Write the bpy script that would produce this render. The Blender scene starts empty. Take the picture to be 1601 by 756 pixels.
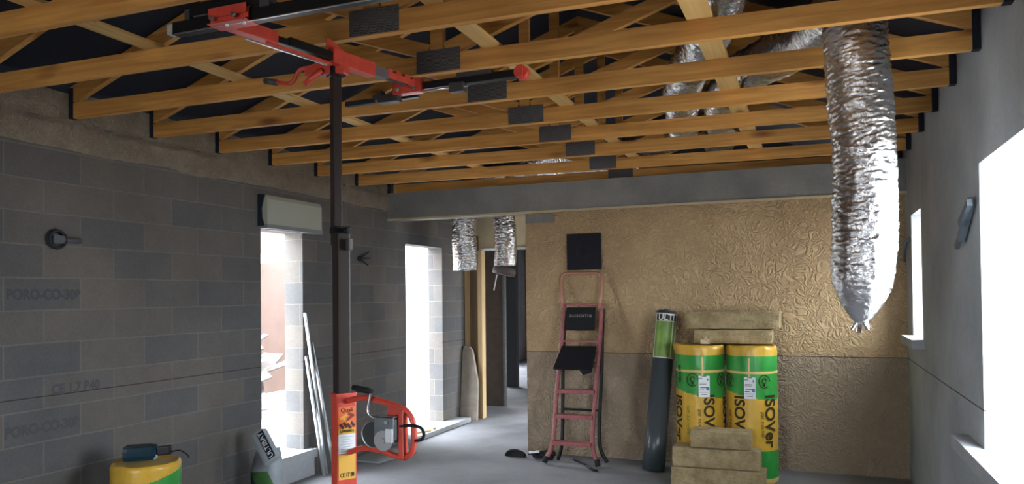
import bpy, bmesh, math, random
from mathutils import Vector, Matrix, noise
R = math.radians
PI = math.pi
random.seed(5)
S = bpy.context.scene
COL = S.collection

# ------------------------------------------------------------------ camera
cam_d = bpy.data.cameras.new('camera'); cam = bpy.data.objects.new('camera', cam_d); COL.objects.link(cam)
S.camera = cam
cam_d.sensor_fit = 'HORIZONTAL'; cam_d.sensor_width = 36.0
cam_d.lens = 36.0 * 1182.47 / 1601.0
cam_d.shift_y = (441.66 - 378.0) / 1601.0
cam_d.clip_start = 0.05; cam_d.clip_end = 300
YAW, PITCH, ROLL, CAMH = .3783, .0167, -.0106, 1.6421
_cam_m = Matrix.Rotation(YAW, 4, 'Z') @ Matrix.Rotation(PI / 2 + PITCH, 4, 'X') @ Matrix.Rotation(ROLL, 4, 'Z')
_cam_m.translation = (0, 0, CAMH)
cam.matrix_world = _cam_m

# ------------------------------------------------------------------ world and light
W = bpy.data.worlds.new('sky'); S.world = W; W.use_nodes = True
wn = W.node_tree.nodes; wl = W.node_tree.links
bg = wn['Background']; bg.inputs[0].default_value = (.86, .93, 1.0, 1); bg.inputs[1].default_value = 20.0
S.view_settings.view_transform = 'Standard'
S.view_settings.look = 'None'
S.view_settings.gamma = 1.0
S.view_settings.use_curve_mapping = False
S.view_settings.exposure = 0.15


def portal(loc, rot, sx, sy):
    l = bpy.data.lights.new('sky_portal', 'AREA'); l.shape = 'RECTANGLE'; l.size = sx; l.size_y = sy
    l.cycles.is_portal = True
    o = bpy.data.objects.new('sky_portal', l); COL.objects.link(o); o.location = loc; o.rotation_euler = rot
    return o


sun_d = bpy.data.lights.new('sun', 'SUN'); sun_d.energy = 42; sun_d.angle = R(.6); sun_d.color = (1, .95, .86)
sun = bpy.data.objects.new('sun', sun_d); COL.objects.link(sun); sun.rotation_euler = Vector((0.0, -.8, 1)).to_track_quat('Z', 'Y').to_euler()

# room dimensions
XL, XR, YB, YF = -4.383, .767, 7.447, -3.2
WT = .2
ZT = 2.7946
portal((XL - WT, 5.5, 1.25), (0, R(-90), 0), 2.0, .6)
portal((XL - WT, 8.15, 1.15), (0, R(-90), 0), 2.2, .95)
portal((XR + WT, 3.6, 1.55), (0, R(90), 0), 1.45, 1.5)
portal((XR + WT, 6.75, 1.78), (0, R(90), 0), 1.0, .6)
portal((-1.9, YF - WT, 1.1), (R(90), 0, 0), 1.4, 2.2)

# ------------------------------------------------------------------ materials
MATS = {}


def newmat(name):
    m = bpy.data.materials.new(name); m.use_nodes = True
    nt = m.node_tree
    return m, nt.nodes, nt.links, nt.nodes['Principled BSDF']


def plain(name, col, rough=.6, metal=0., bump=0., bscale=60., var=0., vscale=8.):
    if name in MATS: return MATS[name]
    m, n, l, b = newmat(name)
    b.inputs['Base Color'].default_value = (*col, 1); b.inputs['Roughness'].default_value = rough
    b.inputs['Metallic'].default_value = metal
    if max(col) < .05 and metal == 0: b.inputs['Specular IOR Level'].default_value = .18
    tc = n.new('ShaderNodeTexCoord')
    if var > 0:
        nz = n.new('ShaderNodeTexNoise'); nz.inputs['Scale'].default_value = vscale; nz.inputs['Detail'].default_value = 6
        l.new(tc.outputs['Object'], nz.inputs['Vector'])
        r = n.new('ShaderNodeValToRGB'); r.color_ramp.elements[0].position = .3; r.color_ramp.elements[1].position = .7
        r.color_ramp.elements[0].color = (*[c * (1 - var) for c in col], 1)
        r.color_ramp.elements[1].color = (*[min(1, c * (1 + var)) for c in col], 1)
        l.new(nz.outputs[0], r.inputs[0]); l.new(r.outputs[0], b.inputs['Base Color'])
    if bump > 0:
        nz = n.new('ShaderNodeTexNoise'); nz.inputs['Scale'].default_value = bscale; nz.inputs['Detail'].default_value = 5
        l.new(tc.outputs['Object'], nz.inputs['Vector'])
        bp = n.new('ShaderNodeBump'); bp.inputs['Strength'].default_value = bump; bp.inputs['Distance'].default_value = .01
        l.new(nz.outputs[0], bp.inputs['Height']); l.new(bp.outputs[0], b.inputs['Normal'])
    MATS[name] = m
    return m


def mixc(n, l, fac, a, b, mode='MIX'):
    mx = n.new('ShaderNodeMix'); mx.data_type = 'RGBA'; mx.blend_type = mode
    for sock, v in ((mx.inputs[0], fac), (mx.inputs[6], a), (mx.inputs[7], b)):
        if isinstance(v, (int, float)): sock.default_value = v
        elif isinstance(v, tuple): sock.default_value = (*v, 1)
        else: l.new(v, sock)
    return mx.outputs[2]


def mth(n, l, op, a, b=None, clamp=False):
    m = n.new('ShaderNodeMath'); m.operation = op; m.use_clamp = clamp
    for i, v in enumerate((a, b)):
        if v is None: continue
        if isinstance(v, (int, float)): m.inputs[i].default_value = v
        else: l.new(v, m.inputs[i])
    return m.outputs[0]


def noi(n, l, vec, scale, detail=5, rough=.5, dist=0.):
    z = n.new('ShaderNodeTexNoise'); z.inputs['Scale'].default_value = scale; z.inputs['Detail'].default_value = detail
    z.inputs['Roughness'].default_value = rough; z.inputs['Distortion'].default_value = dist
    l.new(vec, z.inputs['Vector'])
    return z.outputs[0]


def ramp(n, l, f, p0, c0, p1, c1):
    r = n.new('ShaderNodeValToRGB'); e = r.color_ramp.elements
    e[0].position = p0; e[0].color = (*c0, 1); e[1].position = p1; e[1].color = (*c1, 1)
    l.new(f, r.inputs[0]); return r.outputs[0]


LEVEL = 1.055


def levelline(n, l, zc, uc, half=.0035, slope=0.0, wob=.004, xc=None):
    """a thin chalk / pencil line at the one metre level"""
    w = noi(n, l, uc, .9, 2)
    zz = mth(n, l, 'ADD', zc, mth(n, l, 'MULTIPLY', mth(n, l, 'SUBTRACT', w, .5), wob * 2))
    d = mth(n, l, 'ABSOLUTE', mth(n, l, 'SUBTRACT', zz, LEVEL))
    r = mth(n, l, 'LESS_THAN', d, half)
    # only on the room faces of the walls, not round into the reveals
    return mth(n, l, 'MULTIPLY', r, mth(n, l, 'MULTIPLY', mth(n, l, 'GREATER_THAN', xc, XL - .01), mth(n, l, 'LESS_THAN', xc, XR + .01)))


def block_mat(name, c1, c2, mortar, line=True, line_col=(.05, .035, .03)):
    m, n, l, b = newmat(name)
    tc = n.new('ShaderNodeTexCoord'); sp = n.new('ShaderNodeSeparateXYZ'); l.new(tc.outputs['Object'], sp.inputs[0])
    u = mth(n, l, 'ADD', sp.outputs[1], mth(n, l, 'SUBTRACT', sp.outputs[0], XL))
    v = mth(n, l, 'ADD', sp.outputs[2], .22)
    u = mth(n, l, 'ADD', u, 20.0)
    # slightly uneven joints
    wv = noi(n, l, tc.outputs['Object'], 2.2, 3)
    v = mth(n, l, 'ADD', v, mth(n, l, 'MULTIPLY', mth(n, l, 'SUBTRACT', wv, .5), .016))
    cb = n.new('ShaderNodeCombineXYZ'); l.new(u, cb.inputs[0]); l.new(v, cb.inputs[1])
    br = n.new('ShaderNodeTexBrick'); br.offset = .5; br.offset_frequency = 2
    br.inputs['Scale'].default_value = 1; br.inputs['Brick Width'].default_value = .5; br.inputs['Row Height'].default_value = .2
    br.inputs['Mortar Size'].default_value = .0055; br.inputs['Mortar Smooth'].default_value = .4; br.inputs['Bias'].default_value = -.25
    br.inputs['Color1'].default_value = (*c1, 1); br.inputs['Color2'].default_value = (*c2, 1); br.inputs['Mortar'].default_value = (*mortar, 1)
    l.new(cb.outputs[0], br.inputs['Vector'])
    n1 = noi(n, l, tc.outputs['Object'], 1.7, 6, .6)
    n2 = noi(n, l, tc.outputs['Object'], 90, 4, .7)
    # mortar on vertical joints is thin and dark, on bed joints smeared pale; patches where it is missing
    col = mixc(n, l, .55, br.outputs['Color'], ramp(n, l, n1, .3, (.60, .60, .62), .72, (1.25, 1.2, 1.12)), 'MULTIPLY')
    col = mixc(n, l, .35, col, ramp(n, l, n2, .35, (.7, .7, .7), .65, (1.25, 1.25, 1.25)), 'MULTIPLY')
    if line:
        col = mixc(n, l, levelline(n, l, sp.outputs[2], tc.outputs['Object'], xc=sp.outputs[0]), col, line_col)
    l.new(col, b.inputs['Base Color']); b.inputs['Roughness'].default_value = .95
    h = mth(n, l, 'ADD', mth(n, l, 'MULTIPLY', br.outputs['Fac'], -.5), mth(n, l, 'MULTIPLY', n2, .5))
    bp = n.new('ShaderNodeBump'); bp.inputs['Strength'].default_value = .5; bp.inputs['Distance'].default_value = .006
    l.new(h, bp.inputs['Height']); l.new(bp.outputs[0], b.inputs['Normal'])
    MATS[name] = m
    return m


def render_mat(name, ca, cb_, scale, bump, bscale, line=True, worm=False, dist=.012):
    m, n, l, b = newmat(name)
    tc = n.new('ShaderNodeTexCoord'); sp = n.new('ShaderNodeSeparateXYZ'); l.new(tc.outputs['Object'], sp.inputs[0])
    n1 = noi(n, l, tc.outputs['Object'], scale, 7, .6)
    col = ramp(n, l, n1, .3, ca, .7, cb_)
    n3 = noi(n, l, tc.outputs['Object'], 40, 5, .7)
    col = mixc(n, l, .4, col, ramp(n, l, n3, .3, (.8, .8, .8), .7, (1.15, 1.15, 1.15)), 'MULTIPLY')
    h = noi(n, l, tc.outputs['Object'], bscale, 6, .65, 1.6 if worm else .2)
    if worm:
        # wrinkled sprayed skin
        h2 = noi(n, l, tc.outputs['Object'], bscale * .55, 2, .5, 2.6)
        rid = mth(n, l, 'ABSOLUTE', mth(n, l, 'SUBTRACT', h2, .5))
        rid = mth(n, l, 'MINIMUM', mth(n, l, 'MULTIPLY', rid, 7.0), 1.0)
        h = mth(n, l, 'ADD', mth(n, l, 'MULTIPLY', h, .5), mth(n, l, 'MULTIPLY', rid, .55))
        col = mixc(n, l, .25, col, ramp(n, l, rid, .0, (.72, .66, .58), .5, (1.05, 1.05, 1.05)), 'MULTIPLY')
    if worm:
        # below the level line the colour turns greyer and darker
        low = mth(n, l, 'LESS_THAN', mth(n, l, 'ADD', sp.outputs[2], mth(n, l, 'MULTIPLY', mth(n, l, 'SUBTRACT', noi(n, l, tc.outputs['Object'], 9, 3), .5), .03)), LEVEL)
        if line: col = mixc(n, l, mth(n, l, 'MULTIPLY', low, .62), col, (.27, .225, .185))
    if line:
        col = mixc(n, l, levelline(n, l, sp.outputs[2], tc.outputs['Object'], xc=sp.outputs[0]), col, (.06, .045, .035))
    l.new(col, b.inputs['Base Color']); b.inputs['Roughness'].default_value = .92
    bp = n.new('ShaderNodeBump'); bp.inputs['Strength'].default_value = bump; bp.inputs['Distance'].default_value = dist
    l.new(h, bp.inputs['Height']); l.new(bp.outputs[0], b.inputs['Normal'])
    MATS[name] = m
    return m


def wood_mat(name, ca, cb_, knots=True, axis=0, rough=.65):
    m, n, l, b = newmat(name)
    tc = n.new('ShaderNodeTexCoord'); mp = n.new('ShaderNodeMapping'); l.new(tc.outputs['Object'], mp.inputs[0])
    oi = n.new('ShaderNodeObjectInfo'); ad = n.new('ShaderNodeVectorMath'); ad.operation = 'ADD'
    mm = mth(n, l, 'MULTIPLY', oi.outputs['Random'], 37.0); cx = n.new('ShaderNodeCombineXYZ')
    for i in range(3): l.new(mm, cx.inputs[i])
    l.new(tc.outputs['Object'], ad.inputs[0]); l.new(cx.outputs[0], ad.inputs[1]); l.new(ad.outputs[0], mp.inputs[0])
    sc = [9, 9, 9]; sc[axis] = .55
    mp.inputs['Scale'].default_value = sc
    g = noi(n, l, mp.outputs[0], 3.0, 6, .6, .6)
    col = ramp(n, l, g, .3, ca, .7, cb_)
    big = noi(n, l, ad.outputs[0], 1.3, 3)
    col = mixc(n, l, .5, col, ramp(n, l, big, .3, (.78, .72, .62), .7, (1.15, 1.12, 1.08)), 'MULTIPLY')
    if knots:
        mp2 = n.new('ShaderNodeMapping'); sc = [6, 6, 6]; sc[axis] = 1.8; mp2.inputs['Scale'].default_value = sc
        l.new(ad.outputs[0], mp2.inputs[0])
        vo = n.new('ShaderNodeTexVoronoi'); vo.inputs['Scale'].default_value = 1.0; vo.inputs['Randomness'].default_value = 1
        l.new(mp2.outputs[0], vo.inputs['Vector'])
        k = ramp(n, l, vo.outputs['Distance'], .07, (.30, .16, .08), .22, (1, 1, 1))
        col = mixc(n, l, .8, col, k, 'MULTIPLY')
    l.new(col, b.inputs['Base Color']); b.inputs['Roughness'].default_value = rough
    MATS[name] = m
    return m


BLOCK = block_mat('grey_blockwork', (.118, .118, .121), (.172, .151, .132), (.18, .176, .167))
PLASTER = render_mat('grey_plaster_skin', (.29, .32, .34), (.47, .505, .53), 1.3, .25, 14)
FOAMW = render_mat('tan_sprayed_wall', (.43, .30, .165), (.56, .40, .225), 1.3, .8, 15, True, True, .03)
FLOORM = render_mat('concrete_floor', (.17, .17, .185), (.30, .30, .32), 1.1, .25, 25, False)
CONC = render_mat('cast_concrete', (.17, .17, .165), (.28, .275, .26), 2.0, .3, 20, False)
CONCL = render_mat('pale_concrete', (.36, .38, .40), (.46, .48, .50), 3.0, .2, 30, False)
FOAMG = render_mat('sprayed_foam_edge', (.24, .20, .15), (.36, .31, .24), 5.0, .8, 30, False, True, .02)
LINTEL = render_mat('ochre_plaster', (.46, .38, .24), (.58, .49, .32), 4.0, .3, 18, False)
WOOD = wood_mat('treated_pine', (.50, .225, .048), (.80, .44, .125))
WOODL = wood_mat('pale_pine', (.60, .38, .13), (.78, .54, .22), axis=1)
WOODV = wood_mat('door_lining_pine', (.40, .27, .13), (.52, .38, .20), False, axis=2)
WOODD = wood_mat('dark_board', (.12, .075, .04), (.20, .13, .07), False, axis=2)
NAVY = plain('navy_membrane', (.018, .022, .034), .55, bump=.3, bscale=3)
BLACKM = plain('black_metal', (.012, .012, .013), .35)
MASTM = plain('dark_brown_steel', (.035, .026, .024), .32)
RED = plain('red_paint', (.60, .065, .04), .38, var=.12, vscale=20)
REDD = plain('handle_red', (.58, .06, .04), .4)
RUB = plain('black_rubber', (.02, .02, .022), .7)
GREYRUB = plain('grey_grip', (.06, .07, .075), .6)
STEEL = plain('bright_steel', (.62, .64, .66), .28, 1.0, bump=.1, bscale=40)
ZINC = plain('galvanised_steel', (.42, .43, .44), .45, 1.0, var=.2, vscale=30)
PINK = plain('faded_red_paint', (.30, .085, .09), .5, var=.25, vscale=25)
COPPER = plain('worn_red_bar', (.45, .22, .15), .35, .3)
WHITE = plain('white_paper', (.75, .78, .80), .6)
YEL = plain('yellow_film', (.64, .38, .045), .33, var=.12, vscale=9)
YELT = plain('pale_yellow_film', (.70, .50, .16), .35, var=.1, vscale=9)
GRN = plain('green_film', (.035, .30, .05), .33, var=.15, vscale=9)
INK = plain('dark_ink', (.02, .02, .018), .6)
WOOL = render_mat('mineral_wool', (.34, .25, .12), (.62, .49, .27), 11.0, 1.0, 55, False, False, .035)
PAPERB = plain('grey_bag_paper', (.34, .38, .41), .65, bump=.4, bscale=14, var=.15)
BOARD = plain('brown_board', (.16, .125, .112), .75, var=.15)
BOARDB = plain('blue_grey_board', (.07, .08, .10), .75)
BRICKRED = plain('reddish_wall', (.24, .12, .085), .85, var=.2)
TEAL = plain('dark_teal_plastic', (.006, .028, .045), .35)


def foil_mat():
    m, n, l, b = newmat('crumpled_foil')
    b.inputs['Metallic'].default_value = 1; b.inputs['Roughness'].default_value = .24
    tc = n.new('ShaderNodeTexCoord')
    a = noi(n, l, tc.outputs['Object'], 30, 5, .62, 1.4)
    bp = n.new('ShaderNodeBump'); bp.inputs['Strength'].default_value = .5; bp.inputs['Distance'].default_value = .01
    l.new(a, bp.inputs['Height']); l.new(bp.outputs[0], b.inputs['Normal'])
    l.new(ramp(n, l, noi(n, l, tc.outputs['Object'], 3, 3), .3, (.62, .62, .63), .7, (.76, .76, .77)), b.inputs['Base Color'])
    MATS['foil'] = m
    return m


FOIL = foil_mat()


def plate_mat():
    m, n, l, b = newmat('nail_plate_steel')
    b.inputs['Specular IOR Level'].default_value = .3
    tc = n.new('ShaderNodeTexCoord'); mp = n.new('ShaderNodeMapping'); l.new(tc.outputs['Object'], mp.inputs[0])
    mp.inputs['Scale'].default_value = (150, 90, 150)
    sp = n.new('ShaderNodeSeparateXYZ'); l.new(mp.outputs[0], sp.inputs[0])
    sx = mth(n, l, 'SINE', sp.outputs[0]); sx = mth(n, l, 'MULTIPLY', sx, 1.4)
    wz = mth(n, l, 'SINE', mth(n, l, 'ADD', mth(n, l, 'MULTIPLY', sp.outputs[2], 6.0), sx))
    f = mth(n, l, 'MULTIPLY', mth(n, l, 'ADD', wz, 1), .5)
    l.new(ramp(n, l, f, .3, (.05, .05, .053), .8, (.20, .20, .205)), b.inputs['Base Color'])
    b.inputs['Metallic'].default_value = .4; b.inputs['Roughness'].default_value = .55
    MATS['plate'] = m
    return m


PLATE = plate_mat()

# ------------------------------------------------------------------ mesh helpers


class MB:
    """collects shapes into one mesh"""

    def __init__(s): s.bm = bmesh.new()

    def box(s, a, b, mi=0, bev=0.):
        a = Vector(a); b = Vector(b)
        M = Matrix.Translation((a + b) / 2) @ Matrix.Diagonal((*(b - a), 1))
        r = bmesh.ops.create_cube(s.bm, size=1, matrix=M)
        fs = set(f for v in r['verts'] for f in v.link_faces)
        for f in fs: f.material_index = mi
        if bev > 0:
            es = list(set(e for v in r['verts'] for e in v.link_edges))
            rr = bmesh.ops.bevel(s.bm, geom=es, offset=bev, segments=2, affect='EDGES', profile=.7)
            for f in rr['faces']: f.material_index = mi
        return s

    def obox(s, M, size, mi=0, bev=0.):
        """box of size centred on matrix M"""
        r = bmesh.ops.create_cube(s.bm, size=1, matrix=M @ Matrix.Diagonal((*size, 1)))
        for v in r['verts']:
            for f in v.link_faces: f.material_index = mi
        if bev > 0:
            es = list(set(e for v in r['verts'] for e in v.link_edges))
            rr = bmesh.ops.bevel(s.bm, geom=es, offset=bev, segments=2, affect='EDGES', profile=.7)
            for f in rr['faces']: f.material_index = mi
        return s

    def bar(s, p, q, w, h, up=(0, 0, 1), mi=0, bev=0.):
        """beam from p to q, w across, h along up"""
        p = Vector(p); q = Vector(q); x = (q - p).normalized(); y = Vector(up).cross(x).normalized(); z = x.cross(y)
        M = Matrix((x, y, z)).transposed().to_4x4(); M.translation = (p + q) / 2
        return s.obox(M, ((q - p).length, w, h), mi, bev)

    def tube(s, pts, r, seg=12, mi=0, cap=True, radii=None, smooth=True):
        pts = [Vector(p) for p in pts]; n = len(pts)
        if radii is None: radii = [r] * n
        rings = []; prev = None
        for i, p in enumerate(pts):
            t = (pts[min(i + 1, n - 1)] - pts[max(i - 1, 0)]).normalized()
            if prev is None:
                a = Vector((0, 0, 1)) if abs(t.z) < .9 else Vector((1, 0, 0))
                nx = t.cross(a).normalized()
            else:
                nx = (prev - t * prev.dot(t)).normalized()
            prev = nx; ny = t.cross(nx)
            rings.append([s.bm.verts.new(p + (nx * math.cos(2 * PI * k / seg) + ny * math.sin(2 * PI * k / seg)) * radii[i]) for k in range(seg)])
        for i in range(n - 1):
            for k in range(seg):
                f = s.bm.faces.new((rings[i][k], rings[i][(k + 1) % seg], rings[i + 1][(k + 1) % seg], rings[i + 1][k]))
                f.smooth = smooth; f.material_index = mi
        if cap:
            f = s.bm.faces.new(rings[0][::-1]); f.material_index = mi
            f = s.bm.faces.new(rings[-1]); f.material_index = mi
        return s

    def cyl(s, p, q, r, seg=24, mi=0): return s.tube([p, q], r, seg, mi)

    def poly(s, pts, depth, mi=0):
        """extrude a planar polygon (list of 3D points) by the vector depth"""
        a = [s.bm.verts.new(Vector(p)) for p in pts]; b = [s.bm.verts.new(Vector(p) + Vector(depth)) for p in pts]
        n = len(a)
        fs = [s.bm.faces.new(a), s.bm.faces.new(b[::-1])]
        for i in range(n): fs.append(s.bm.faces.new((a[i], b[i], b[(i + 1) % n], a[(i + 1) % n])))
        for f in fs: f.material_index = mi
        return s

    def build(s, name, mats, parent=None, loc=None, smooth=False):
        bmesh.ops.recalc_face_normals(s.bm, faces=s.bm.faces[:])
        me = bpy.data.meshes.new(name); s.bm.to_mesh(me); s.bm.free()
        for m in (mats if isinstance(mats, (list, tuple)) else [mats]): me.materials.append(m)
        o = bpy.data.objects.new(name, me); COL.objects.link(o)
        if parent is not None: o.parent = parent
        if loc is not None: o.location = loc
        if smooth:
            for p in me.polygons: p.use_smooth = True
        return o


def arcpts(pts, rad, seg=5):
    """round the corners of a polyline"""
    pts = [Vector(p) for p in pts]; out = [pts[0]]
    for i in range(1, len(pts) - 1):
        a, b, c = pts[i - 1], pts[i], pts[i + 1]
        r = min(rad, (a - b).length * .45, (c - b).length * .45)
        p = b + (a - b).normalized() * r; q = b + (c - b).normalized() * r
        for k in range(seg + 1):
            t = k / seg
            out.append(p * (1 - t) ** 2 + b * 2 * t * (1 - t) + q * t * t)
    out.append(pts[-1])
    return out


def catmull(pts, per=12):
    P = [Vector(p) for p in pts]; P = [P[0] * 2 - P[1]] + P + [P[-1] * 2 - P[-2]]; out = []
    for i in range(1, len(P) - 2):
        for k in range(per):
            t = k / per
            out.append(.5 * ((2 * P[i]) + (-P[i - 1] + P[i + 1]) * t + (2 * P[i - 1] - 5 * P[i] + 4 * P[i + 1] - P[i + 2]) * t * t + (-P[i - 1] + 3 * P[i] - 3 * P[i + 1] + P[i + 2]) * t ** 3))
    out.append(P[-2]); return out


def tag(o, label, cat, group=None, kind=None):
    o['label'] = label; o['category'] = cat
    if group: o['group'] = group
    if kind: o['kind'] = kind
    return o


def thing(name, label, cat, loc=(0, 0, 0), rz=0., group=None):
    o = bpy.data.objects.new(name, None); COL.objects.link(o); o.location = loc; o.rotation_euler = (0, 0, rz)
    o.empty_display_size = .1
    return tag(o, label, cat, group)


def struct(mb, name, mats, label=None):
    o = mb.build(name, mats); o['kind'] = 'structure'
    if label: o['label'] = label
    return o


def text_mesh(txt, size, extrude=.0006, bold=0., xs=1.0):
    c = bpy.data.curves.new('lettering', 'FONT'); c.body = txt; c.size = size; c.extrude = extrude
    c.align_x = 'CENTER'; c.align_y = 'CENTER'; c.offset = bold
    o = bpy.data.objects.new('lettering_tmp', c); COL.objects.link(o)
    bpy.context.view_layer.update()
    dg = bpy.context.evaluated_depsgraph_get()
    me = bpy.data.meshes.new_from_object(o.evaluated_get(dg))
    bpy.data.objects.remove(o)
    if xs != 1.0:
        for v in me.vertices: v.co.x *= xs
    return me


def slice_mesh(me, axis, step):
    bm = bmesh.new(); bm.from_mesh(me); lo = min(v.co[axis] for v in bm.verts); hi = max(v.co[axis] for v in bm.verts); q = lo + step
    no = Vector((0, 0, 0)); no[axis] = 1
    while q < hi:
        co = Vector((0, 0, 0)); co[axis] = q
        bmesh.ops.bisect_plane(bm, geom=bm.verts[:] + bm.edges[:] + bm.faces[:], plane_co=co, plane_no=no); q += step
    bm.to_mesh(me); bm.free()


def lettering(name, txt, size, M, mat, parent=None, bend=None, **k):
    me = text_mesh(txt, size, **k)
    if bend: slice_mesh(me, 1, .012)
    if bend:   # bend = radius: local y goes round the cylinder, local x stays along the axis
        for v in me.vertices:
            a = v.co.y / bend; rr = bend + v.co.z
            v.co = Vector((v.co.x, rr * math.sin(a), rr * math.cos(a) - bend))
    me.transform(M); me.materials.clear(); me.materials.append(mat)
    o = bpy.data.objects.new(name, me); COL.objects.link(o)
    if parent is not None: o.parent = parent
    return o


def frame(origin, xdir, ydir):
    x = Vector(xdir).normalized(); z = x.cross(Vector(ydir)).normalized(); y = z.cross(x)
    M = Matrix((x, y, z)).transposed().to_4x4(); M.translation = Vector(origin)
    return M


def wall_boxes(mb, axis, a, b, u0, u1, z0, z1, holes):
    """wall slab between a and b on axis ('x' or 'y'); holes = (u0,u1,z0,z1)"""
    us = sorted({u0, u1, *[h[0] for h in holes], *[h[1] for h in holes]}); us = [u for u in us if u0 <= u <= u1]
    for i in range(len(us) - 1):
        c = (us[i] + us[i + 1]) / 2
        hs = sorted([h for h in holes if h[0] < c < h[1]], key=lambda h: h[2]); z = z0
        segs = []
        for h in hs:
            if h[2] > z: segs.append((z, h[2]))
            z = h[3]
        if z < z1: segs.append((z, z1))
        for (p, q) in segs:
            if axis == 'x': mb.box((a, us[i], p), (b, us[i + 1], q))
            else: mb.box((us[i], a, p), (us[i + 1], b, q))
    return mb


# ------------------------------------------------------------------ room shell
WTOP = 2.80
OP1 = (5.215, 5.785, .235, 2.235)
OP2 = (7.69, 8.62, 0.0, 2.255)
struct(wall_boxes(MB(), 'x', XL - WT, XL, YF - WT, 9.52, 0, WTOP - .02, [OP1, OP2]), 'wall_left', BLOCK)
BWIN = (2.9, 4.285, .865, 2.265)
SWIN = (6.44, 7.03, 1.275, 2.268)
struct(wall_boxes(MB(), 'x', XR, XR + WT, YF - WT, 9.52, 0, 4.3, [BWIN, SWIN, (8.0, 9.1, .9, 2.2)]), 'wall_right', PLASTER)  # third hole is an unseen opening, added to bring daylight into the corridor
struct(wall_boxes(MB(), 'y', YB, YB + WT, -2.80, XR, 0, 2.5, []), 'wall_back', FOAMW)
struct(wall_boxes(MB(), 'y', YF - WT, YF, XL - WT, XR + WT, 0, 4.4, [(-2.6, -1.2, 0, 2.2)]), 'wall_rear', BLOCK)
fl = MB(); fl.box((-7.0, YF - WT, -.12), (XR + WT, 18.2, 0)); struct(fl, 'floor', FLOORM)
# outside ground
gr = MB(); gr.box((-30, -25, -.2), (-7.0, 40, -.06)); gr.box((-7.0, -25, -.2), (25, YF - WT, -.06)); gr.box((XR + WT, YF - WT, -.2), (25, 40, -.06))
gr.box((-7.0, YF - WT, -.06), (XL - WT, 9.5, -.03))
struct(gr, 'floor_outside', plain('dusty_ground', (.22, .20, .185), .95, bump=.4, bscale=6, var=.1))

# corridor end wall with its doorway, lined in pine
cw = MB(); wall_boxes(cw, 'y', 9.32, 9.38, XL, XR, 0, 2.80, [(-4.13, -3.05, 0, 2.25)])
struct(cw, 'wall_corridor', LINTEL)
portal((XR + WT, 8.55, 1.5), (0, R(90), 0), 1.3, 1.1)
# far room
fr = MB()
wall_boxes(fr, 'y', 18.0, 18.2, -7.0, XR + WT, 0, 2.8, [])
struct(fr, 'wall_far', BRICKRED)
fr = MB(); wall_boxes(fr, 'x', -7.0, -6.8, 9.3, 18.0, 0, 2.8, [(13.2, 16.2, .4, 2.2)]); fr.box((-6.8, 9.3, 0), (XL - WT, 9.52, 2.8))
struct(fr, 'wall_far_left', PLASTER)
fr = MB(); wall_boxes(fr, 'x', -2.2, -2.0, 9.52, 18.0, 0, 2.8, [(9.6, 10.35, 0, 2.2)]); struct(fr, 'wall_far_right', PLASTER)  # unseen opening added so that daylight reaches the partition board
portal((-2.0, 9.98, 1.1), (0, R(90), 0), 2.2, .75)
portal((-6.95, 14.7, 1.3), (0, R(-90), 0), 1.8, 3.0)
fr = MB(); fr.box((-7.0, 9.52, 2.78), (-2.0, 18.2, 2.9)); struct(fr, 'ceiling_far', BOARD)

# concrete ring beam over the back opening; a pale strip colours in the light on its underside
bm_ = MB(); bm_.box((XL, 7.30, 2.505), (XR, 7.62, 2.789)); beam = struct(bm_, 'trim_1', CONC)
beam['label'] = 'long cast concrete beam under the last truss'
bb = MB(); bb.box((XL + .002, 7.285, 2.485), (XR - .002, 7.325, 2.505)); o = struct(bb, 'trim_2', LINTEL)
bb = MB()
bb.poly([(-2.795, 7.436, 2.484), (-2.475, 7.436, 2.484), (-2.478, 7.436, 2.45), (-2.483, 7.436, 2.405), (-2.51, 7.436, 2.388), (-2.53, 7.436, 2.396), (-2.66, 7.436, 2.398), (-2.795, 7.436, 2.395)], (0, .012, 0))
struct(bb, 'trim_3', CONC)

# window sills, threshold, plinth
s1 = MB(); s1.box((XL - WT - .05, 5.12, .165), (XL + .085, 5.885, .245), bev=.008); struct(s1, 'trim_4', CONCL)
s1 = MB(); s1.box((XL, 5.14, 0), (XL + .06, 5.87, .165), bev=.006); struct(s1, 'trim_5', CONCL)
s1 = MB(); s1.box((XL - WT - .1, 7.45, 0), (XL + .21, 9.0, .055), bev=.008); struct(s1, 'trim_6', CONCL)
s1 = MB(); s1.box((XR - .085, 2.82, .80), (XR + WT + .05, 4.70, .868), bev=.006); struct(s1, 'trim_7', CONCL)
s1 = MB(); s1.box((XR - .085, 6.36, 1.205), (XR + WT + .05, 7.10, 1.277), bev=.006); struct(s1, 'trim_8', CONCL)

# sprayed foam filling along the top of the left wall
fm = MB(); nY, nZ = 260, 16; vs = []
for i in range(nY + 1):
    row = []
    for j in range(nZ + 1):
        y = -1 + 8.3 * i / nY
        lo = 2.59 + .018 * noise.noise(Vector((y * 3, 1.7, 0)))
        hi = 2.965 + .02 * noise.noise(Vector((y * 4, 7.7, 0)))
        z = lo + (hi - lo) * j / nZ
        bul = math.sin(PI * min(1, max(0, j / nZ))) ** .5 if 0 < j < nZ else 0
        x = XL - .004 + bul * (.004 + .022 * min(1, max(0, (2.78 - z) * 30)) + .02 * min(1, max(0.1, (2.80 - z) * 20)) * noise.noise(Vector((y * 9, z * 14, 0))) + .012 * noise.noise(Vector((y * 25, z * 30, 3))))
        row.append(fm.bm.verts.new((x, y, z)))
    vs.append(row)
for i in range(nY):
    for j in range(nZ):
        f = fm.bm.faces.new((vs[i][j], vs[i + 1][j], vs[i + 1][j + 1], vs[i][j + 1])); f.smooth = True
struct(fm, 'trim_9', FOAMG)

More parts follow.
